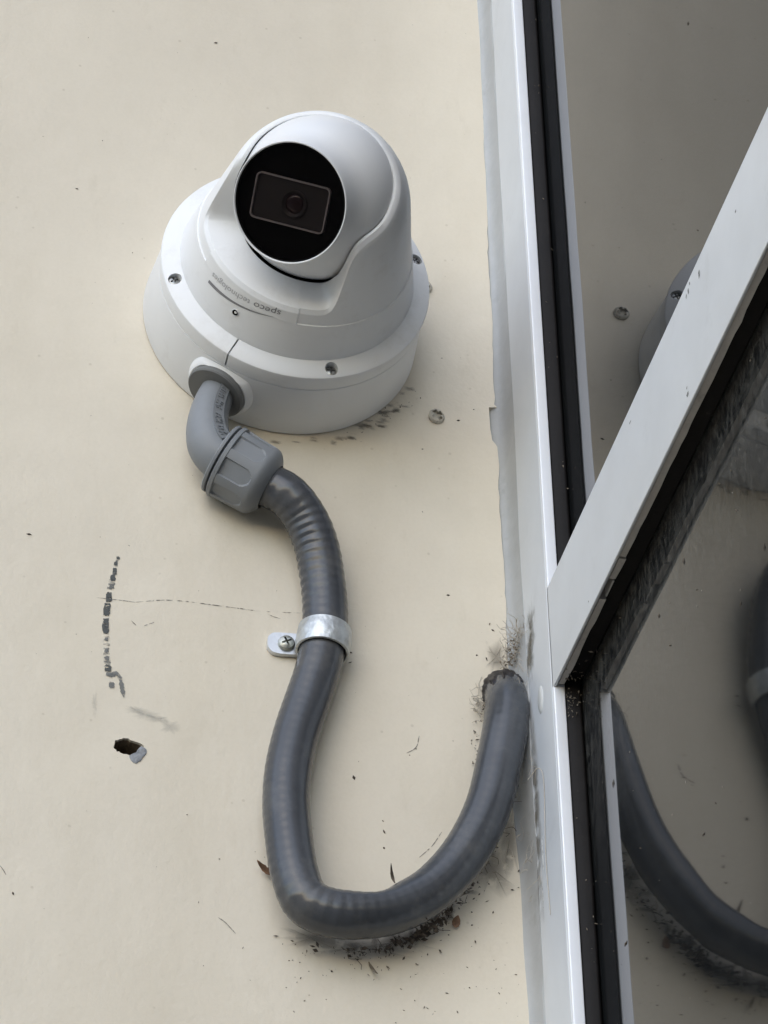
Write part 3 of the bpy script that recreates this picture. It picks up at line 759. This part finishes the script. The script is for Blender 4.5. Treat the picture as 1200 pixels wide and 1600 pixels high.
# ------------------------------------------------------------------ flexible conduit
nut_end = nax0 + T * (RBD + .012)
CON = [(0.0001, -0.0165, -0.1014), (0.0078, -0.0140, -0.1100), (0.0125, -0.0120, -0.1213), (0.0150, -0.0105, -0.1353), (0.0161, -0.0097, -0.1482), (0.0158, -0.0095, -0.1602), (0.0135, -0.0095, -0.1753), (0.0089, -0.0095, -0.1920), (0.0043, -0.0100, -0.2087), (0.0012, -0.0110, -0.2252), (0.0002, -0.0120, -0.2399), (0.0009, -0.0135, -0.2557), (0.0028, -0.0150, -0.2712), (0.0068, -0.0160, -0.2826), (0.0155, -0.0165, -0.2868), (0.0272, -0.0160, -0.2858), (0.0394, -0.0150, -0.2818), (0.0517, -0.0140, -0.2738), (0.0626, -0.0135, -0.2615), (0.0714, -0.0135, -0.2468), (0.0777, -0.0135, -0.2311), (0.0819, -0.0130, -0.2139), (0.0858, -0.0118, -0.1955), (0.0880, -0.0084, -0.1830), (0.0898, 0.0000, -0.1728), (0.0912, 0.0120, -0.1650)]
pts = [nut_end, nut_end + T * .008] + [Vector((x, y, Z0 + z)) for x, y, z in CON]
cpath = catmull(pts, .0009)
clen = [0]
for a, b in zip(cpath, cpath[1:]): clen.append(clen[-1] + (b - a).length)
def cbump(x, c, w): return math.exp(-((x - c) / w) ** 2)
TL = clen[-1]
def crad(i, s, a):
    w_ = .27 + 1.3 * cbump(s, .046, .028) + .45 * cbump(s, .215, .024) + .12 * cbump(s, TL - .06, .05)
    ph = (s / .0041 + a / (2 * math.pi)) % 1
    ridge = ph if ph < .82 else (1 - ph) / .18 * .82
    return .0088 + .00055 * w_ * (.35 + .65 * max(0, math.sin(a + .5))) * (ridge - .45) + .0004 * cbump(s, .232, .02) - .0042 * cbump(s, .236, .009) * max(0, -math.sin(a)) ** 2 + .00012 * noise.noise(Vector((s * 60, math.cos(a), math.sin(a))))
conduit = mk('flexible_conduit', *sweep(cpath, crad, 56, up=N), M['conduit'], sharp=80)
tag(conduit, 'dark grey flexible conduit looping down the wall from the camera to the window corner', 'conduit')
# tar collar where it enters the wall
te = [p for p, s in zip(cpath, clen) if s > TL - .05 and -.0078 < p.y < .006]
def tarr(i, s, a):
    u = i / max(1, len(te) - 1); k = noise.noise(Vector((math.cos(a) * 4.5, math.sin(a) * 4.5, 2.2))) * .9 + .5
    k2 = noise.noise(Vector((math.cos(a) * 9, math.sin(a) * 9, i * .3)))
    return .00845 + (.0011 + .0007 * k2) * max(0, min(1, (u - .75 * k) * 9)) + .0012 * max(0, u - .6)
tag(mk('tar_collar', *sweep(te, tarr, 60, up=N), M['tar'], sharp=60), 'ragged black tar collar where the conduit enters the wall', 'sealant')

# ------------------------------------------------------------------ clamp
clamp = thing('conduit_clamp', W(.0024, 0, -.1615), 'one-hole galvanised steel strap clamp holding the conduit to the wall', 'pipe clamp')
ci = min(range(len(cpath)), key=lambda i: (cpath[i] - W(.0157, .0095, -.1638)).length)
cc = cpath[ci]; ct = (cpath[ci + 3] - cpath[ci - 3]).normalized()
if ct.z > 0: ct = -ct
side = ct.cross(N).normalized()
if side.x > 0: side = -side                       # towards the tab
fr = side.cross(ct).normalized()
if fr.dot(N) < 0: fr = -fr
def clamp_band():
    V = []; F = []
    angs = [R(-70 + 5 * k) for k in range(0, 0)]
    sec = []
    for k in range(53):
        a = R(205 - 230 * k / 52)                 # from the tab side over the front to the far wall side
        sec.append((math.cos(a), math.sin(a)))
    ws = [-.0054, -.0052, -.0044, -.0030, -.0015, 0, .0015, .0030, .0044, .0052, .0054]
    nw = len(ws)
    for lay in (0, 1):
        for (c, s_) in sec:
            for w_ in ws:
                r = .0095 + (.0009 if lay else 0) + (.0004 * (1 - (w_ / .0045) ** 2) if lay and abs(w_) < .0045 else 0) - (.0003 if abs(w_) > .0053 and lay else 0)
                V.append(cc + side * c * r + fr * s_ * r + ct * w_)
    ns = len(sec); off = ns * nw
    for i in range(ns - 1):
        for j in range(nw - 1):
            F.append((i * nw + j, i * nw + j + 1, (i + 1) * nw + j + 1, (i + 1) * nw + j))
            F.append((off + i * nw + j, off + i * nw + j + 1, off + (i + 1) * nw + j + 1, off + (i + 1) * nw + j))
        for j in (0, nw - 1): F.append((i * nw + j, (i + 1) * nw + j, off + (i + 1) * nw + j, off + i * nw + j))
    for i in (0, ns - 1):
        for j in range(nw - 1): F.append((i * nw + j, i * nw + j + 1, off + i * nw + j + 1, off + i * nw + j))
    return V, F
mk('strap', *clamp_band(), M['zinc'], clamp, sharp=40)
TABP = [(.0075, .0052), (-.0010, .0048), (-.0036, .0044), (-.0054, .0024), (-.0056, -.0020), (-.0038, -.0044), (-.0010, -.0050), (.0075, -.0046)]
def tabf(p, t): 
    return W(p[0] + .0004 + (-.06) * 0, t, -.1617 + p[1] - .0002)
mk('tab', *extrude_poly(rounded(TABP, .0008, 2), tabf, .0004, .0026), M['tab'], clamp, sharp=40)
cs = screw_mesh(.0034, .0026, .0019, .0004); cs.name = 'clamp_screw'
place(cs, 'screw', W(.0022, .0024, -.1622), N + Vector((-.1, 0, -.05)), .4, M['steel'], clamp)

# ------------------------------------------------------------------ old painted screws in the wall
ws_ = screw_mesh(.0035, .0020, .0024, .0010); ws_.name = 'wall_screw'
a = place(ws_, 'wall_screw', W(.0657, .0003, -.0388), N + Vector((.12, 0, -.1)), .7, M['painted'])
tag(a, 'old cream painted screw in the wall below the camera box', 'screw')
b = place(ws_, 'wall_screw', W(.0624, .0001, .0310), N, 1.1, M['painted'])
tag(b, 'painted screw behind the right edge of the camera, seen reflected in the upper pane', 'screw')

# ------------------------------------------------------------------ dirt, webs and leaves
def shard(p, s, flatn, V, F):
    b = len(V); d1 = Vector([random.gauss(0, 1) for _ in range(3)]).normalized(); d1.y *= flatn; d2 = d1.cross(Vector((random.gauss(0, .4), -1, random.gauss(0, .4)))).normalized()
    l = s * random.uniform(.7, 1.6); w_ = s * random.uniform(.25, .7); up = Vector((0, -1, 0)) * s * random.uniform(.15, .45)
    V += [p - d1 * l * .5, p + d2 * w_ * .5, p + d1 * l * .5, p - d2 * w_ * .5, p + up]
    F += [(b, b + 1, b + 4), (b + 1, b + 2, b + 4), (b + 2, b + 3, b + 4), (b + 3, b, b + 4), (b, b + 3, b + 2, b + 1)]
def near_path(s0, s1, k, spread, below, V, F, size, nmax):
    idx = [i for i, s in enumerate(clen) if s0 < s < s1]
    for _ in range(k):
        i = random.choice(idx); p = cpath[i]; t = (cpath[min(i + 1, len(cpath) - 1)] - cpath[max(0, i - 1)]).normalized()
        out = t.cross(N).normalized()
        if out.dot(below) < 0: out = -out
        d = .0075 + abs(random.gauss(0, spread)); q = p + out * d; q.y = -abs(random.gauss(0, nmax)) * max(.15, 1 - d / .03) - .0003
        shard(q, size * random.uniform(.5, 1.5), .5, V, F)
down = Vector((.35, 0, -1))
V = []; F = []
near_path(.216, .286, 60, .0006, down, V, F, .0018, .0050)
for c_, k_ in ((.243, 16), (.251, 46), (.256, 40), (.263, 16)): near_path(c_ - .0045, c_ + .0045, k_, .0013, down, V, F, .0024, .0060)
near_path(.205, .30, 40, .008, down, V, F, .0010, .0005)
near_path(.285, .345, 26, .0020, Vector((1, 0, -.7)), V, F, .0014, .0030)
near_path(.335, TL - .025, 110, .0012, Vector((1, 0, 0)), V, F, .0014, .004)
near_path(TL - .055, TL - .02, 34, .0014, Vector((-1, 0, .1)), V, F, .0011, .003)
def hairs(s0, s1, k, d0, below):
    idx = [i for i, q_ in enumerate(clen) if s0 < q_ < s1]
    for _ in range(k):
        i = random.choice(idx); out = (cpath[i + 1] - cpath[i - 1]).normalized().cross(N).normalized()
        if out.dot(below) < 0: out = -out
        p = cpath[i] + out * (.0080 + abs(random.gauss(0, d0))); p.y = -random.uniform(.0004, .004); pp = [p]
        for _ in range(3): p = p + Vector((random.gauss(0, .0016), random.gauss(0, .0006), random.gauss(0, .0012))); p.y = min(p.y, -.0003); pp.append(p)
        P = catmull(pp, .0012); v, f = sweep(P, lambda i, s, a: .00011, 4, cap=False); b = len(V); V.extend(v); F.extend(tuple(x + b for x in q) for q in f)
hairs(.225, .28, 30, .0010, down); hairs(.285, .345, 8, .0015, Vector((1, 0, -.7)))
tag(mk('dirt_crumbs', V, F, M['dirt'], smooth=False), 'dark crumbs of dirt caught under the conduit loop and along the frame', 'dirt', kind='stuff')
V = []; F = []
near_path(.21, .29, 60, .004, down, V, F, .0010, .002)
near_path(.335, TL - .02, 90, .0014, Vector((1, 0, 0)), V, F, .0013, .006)
for _ in range(90):
    u_ = random.random(); q = W(.0890 + .0052 * u_ + random.gauss(0, .0012), abs(random.gauss(0, .002)) + .0005 + .005 * u_, -.1625 + .012 * u_ + random.gauss(0, .0020)); shard(q, .0014, .6, V, F)
for _ in range(70): shard(W(random.uniform(.0995, .1060), NF + .0010 + abs(random.gauss(0, .0008)), random.choice((random.uniform(-.34, .2), -.200 - abs(random.gauss(0, .006))))), random.uniform(.0004, .0013), .6, V, F)
for _ in range(40): shard(W(random.uniform(.0965, .1055), NF + .002 + abs(random.gauss(0, .010)), MZ0 + .002 - abs(random.gauss(0, .0008))), random.uniform(.0006, .0016), .6, V, F)
tag(mk('pale_crumbs', V, F, M['dirt2'], smooth=False), 'pale brown crumbs of dust and web by the conduit end', 'dirt', kind='stuff')
SPECK = [(-0.0291, 0.1579, 0.0018), (-0.0873, 0.0601, 0.0016), (-0.0627, 0.0286, 0.0016), (-0.099, -0.1225, 0.0023), (-0.0347, -0.2417, 0.0016), (-0.0223, -0.2592, 0.001), (-0.1029, 0.0873, 0.0008), (-0.0774, 0.0896, 0.0008), (-0.0857, 0.1496, 0.0008), (-0.0972, -0.2819, 0.0018), (-0.0298, -0.2782, 0.001), (0.0287, -0.218, 0.0021), (0.0587, -0.0885, 0.001), (0.0752, -0.039, 0.0013), (0.0594, -0.0296, 0.0013), (0.0396, -0.2358, 0.0018), (0.04, -0.2405, 0.0026), (0.0398, -0.2475, 0.0016), (0.0691, -0.0068, 0.001), (0.0528, -0.2679, 0.0013), (0.0282, -0.1611, 0.0021), (0.0279, -0.1657, 0.0016), (0.0306, -0.2106, 0.0013), (0.082, -0.0322, 0.001), (0.0595, -0.0564, 0.001), (0.0681, -0.1283, 0.0016), (0.0846, -0.1399, 0.0018), (0.0858, -0.1428, 0.0023), (0.0827, -0.1569, 0.0021), (0.0788, -0.1556, 0.0016), (0.0532, -0.2021, 0.0013), (0.0506, -0.2053, 0.001)]
V = []; F = []
for x, z, s in SPECK: shard(W(x, .0001, z), s * .9, .15, V, F)
for _ in range(130): shard(W(random.uniform(-.10, .09), .0001, random.uniform(-.32, .2)), random.uniform(.0002, .0005), .2, V, F)
for _ in range(60): shard(W(random.uniform(.0, .09), .0001, random.gauss(-.298, .010)), random.uniform(.0004, .0011), .2, V, F)
for _ in range(24):
    t = random.random(); shard(W(.025 + .034 * t + random.gauss(0, .002), .0002, -.0565 + .030 * t + random.gauss(0, .002)), random.uniform(.0003, .0012), .3, V, F)
tag(mk('wall_specks', V, F, M['dirt'], smooth=False), 'small dark specks scattered over the cream wall', 'dirt', kind='stuff')
def fibre(pts, r, V, F):
    P = catmull(pts, .001); v, f = sweep(P, lambda i, s, a: r, 4, cap=False); b = len(V); V += v; F += [tuple(i + b for i in q) for q in f]
V = []; F = []
for _ in range(90):
    u_ = random.random(); p = W(.0895 + .0050 * u_ + random.gauss(0, .0012), .001 + abs(random.gauss(0, .003)) + .006 * u_, -.1620 + .013 * u_ + random.gauss(0, .002)); pts_ = [p]
    d = Vector((random.gauss(.1, .5), random.gauss(-.3, .5), random.gauss(.5, .6))).normalized()
    for _ in range(4): d = (d + Vector([random.gauss(0, .5) for _ in range(3)])).normalized(); p = p + d * random.uniform(.001, .0028); p.y = min(p.y, -.0003); pts_.append(p.copy())
    fibre(pts_, random.uniform(.00005, .00013), V, F)
for _ in range(34):
    p = W(.0785 + random.gauss(0, .0010), .001 + abs(random.gauss(0, .002)), -.1800 + random.gauss(0, .004)); pts_ = [p]
    d = Vector((-.7, random.gauss(-.3, .4), random.gauss(.2, .6))).normalized()
    for _ in range(3): d = (d + Vector([random.gauss(0, .5) for _ in range(3)])).normalized(); p = p + d * random.uniform(.0008, .002); p.y = min(p.y, -.0003); pts_.append(p.copy())
    fibre(pts_, random.uniform(.00007, .00014), V, F)
for _ in range(26):
    z = random.uniform(-.27, -.17); p = W(XF - .0004 - random.uniform(0, .004), random.uniform(.002, .02), z); pts_ = [p]
    for _ in range(4): p = p + Vector((random.gauss(0, .0015), random.gauss(0, .0015), random.gauss(0, .0025))); p.x = min(p.x, XF - .0003); p.y = min(p.y, -.0004); pts_.append(p.copy())
    fibre(pts_, random.uniform(.00005, .0001), V, F)
tag(mk('cobweb', V, F, M['web'], sharp=80), 'wispy cobweb fibres tangled at the conduit end', 'cobweb', kind='stuff')
V = []; F = []
fibre([W(.0905, .022, -.225), W(.0935, .026, -.222), W(XF - .0004, .028, -.228), W(XF - .0005, .027, -.245), W(XF - .0004, .0255, -.262), W(XF - .0004, .027, -.285)], .00016, V, F)
tag(mk('loose_hair', V, F, M['web'], sharp=80), 'single pale curved hair stuck to the window jamb', 'hair')
def leaf(name, pos, d, l, w_, curl, label, m='leaf'):
    d = Vector(d).normalized(); s_ = d.cross(N).normalized(); V = []; F = []; K = 10
    for k in range(K + 1):
        t = k / K; ww = w_ * math.sin(math.pi * (.08 + .9 * t)) ** .8 * (1 + .15 * random.uniform(-1, 1)); c = pos + d * l * (t - .5) + N * (.0006 + curl * (t - .3) ** 2 * l)
        V += [c - s_ * ww / 2 + N * ww * .25, c, c + s_ * ww / 2 + N * ww * .2]
    for k in range(K):
        for j in range(2): F.append((3 * k + j, 3 * k + j + 1, 3 * k + 4 + j, 3 * k + 3 + j))
    o = mk(name, V, F, M[m], sharp=80)
    md = o.modifiers.new('thick', 'SOLIDIFY'); md.thickness = .00025
    return tag(o, label, 'leaf fragment', 'leaf fragments on the wall')
leaf('leaf_fragment', W(-.0055, .0008, -.2632), (-1, 0, .45), .0085, .0030, 1.0, 'curled brown leaf tip poking out left of the conduit bend')
leaf('leaf_fragment', W(.0661, .0004, -.2772), (.2, 0, 1), .0042, .0034, 1.2, 'small orange brown leaf flake below the right of the conduit loop')
leaf('leaf_fragment', W(.0343, .0003, -.2997), (.5, 0, -1), .0065, .0012, .8, 'thin grey twig-like sliver under the conduit loop', 'dirt2')
leaf('leaf_fragment', W(.0400, .010, -.2655), (-.3, 0, 1), .0070, .0012, 1.0, 'dark upright splinter caught on top of the conduit loop', 'dirt')
leaf('leaf_fragment', W(.0985 - .012, .016, -.222), (.1, 0, 1), .0050, .0022, 1.0, 'brown flake wedged between conduit and window frame')
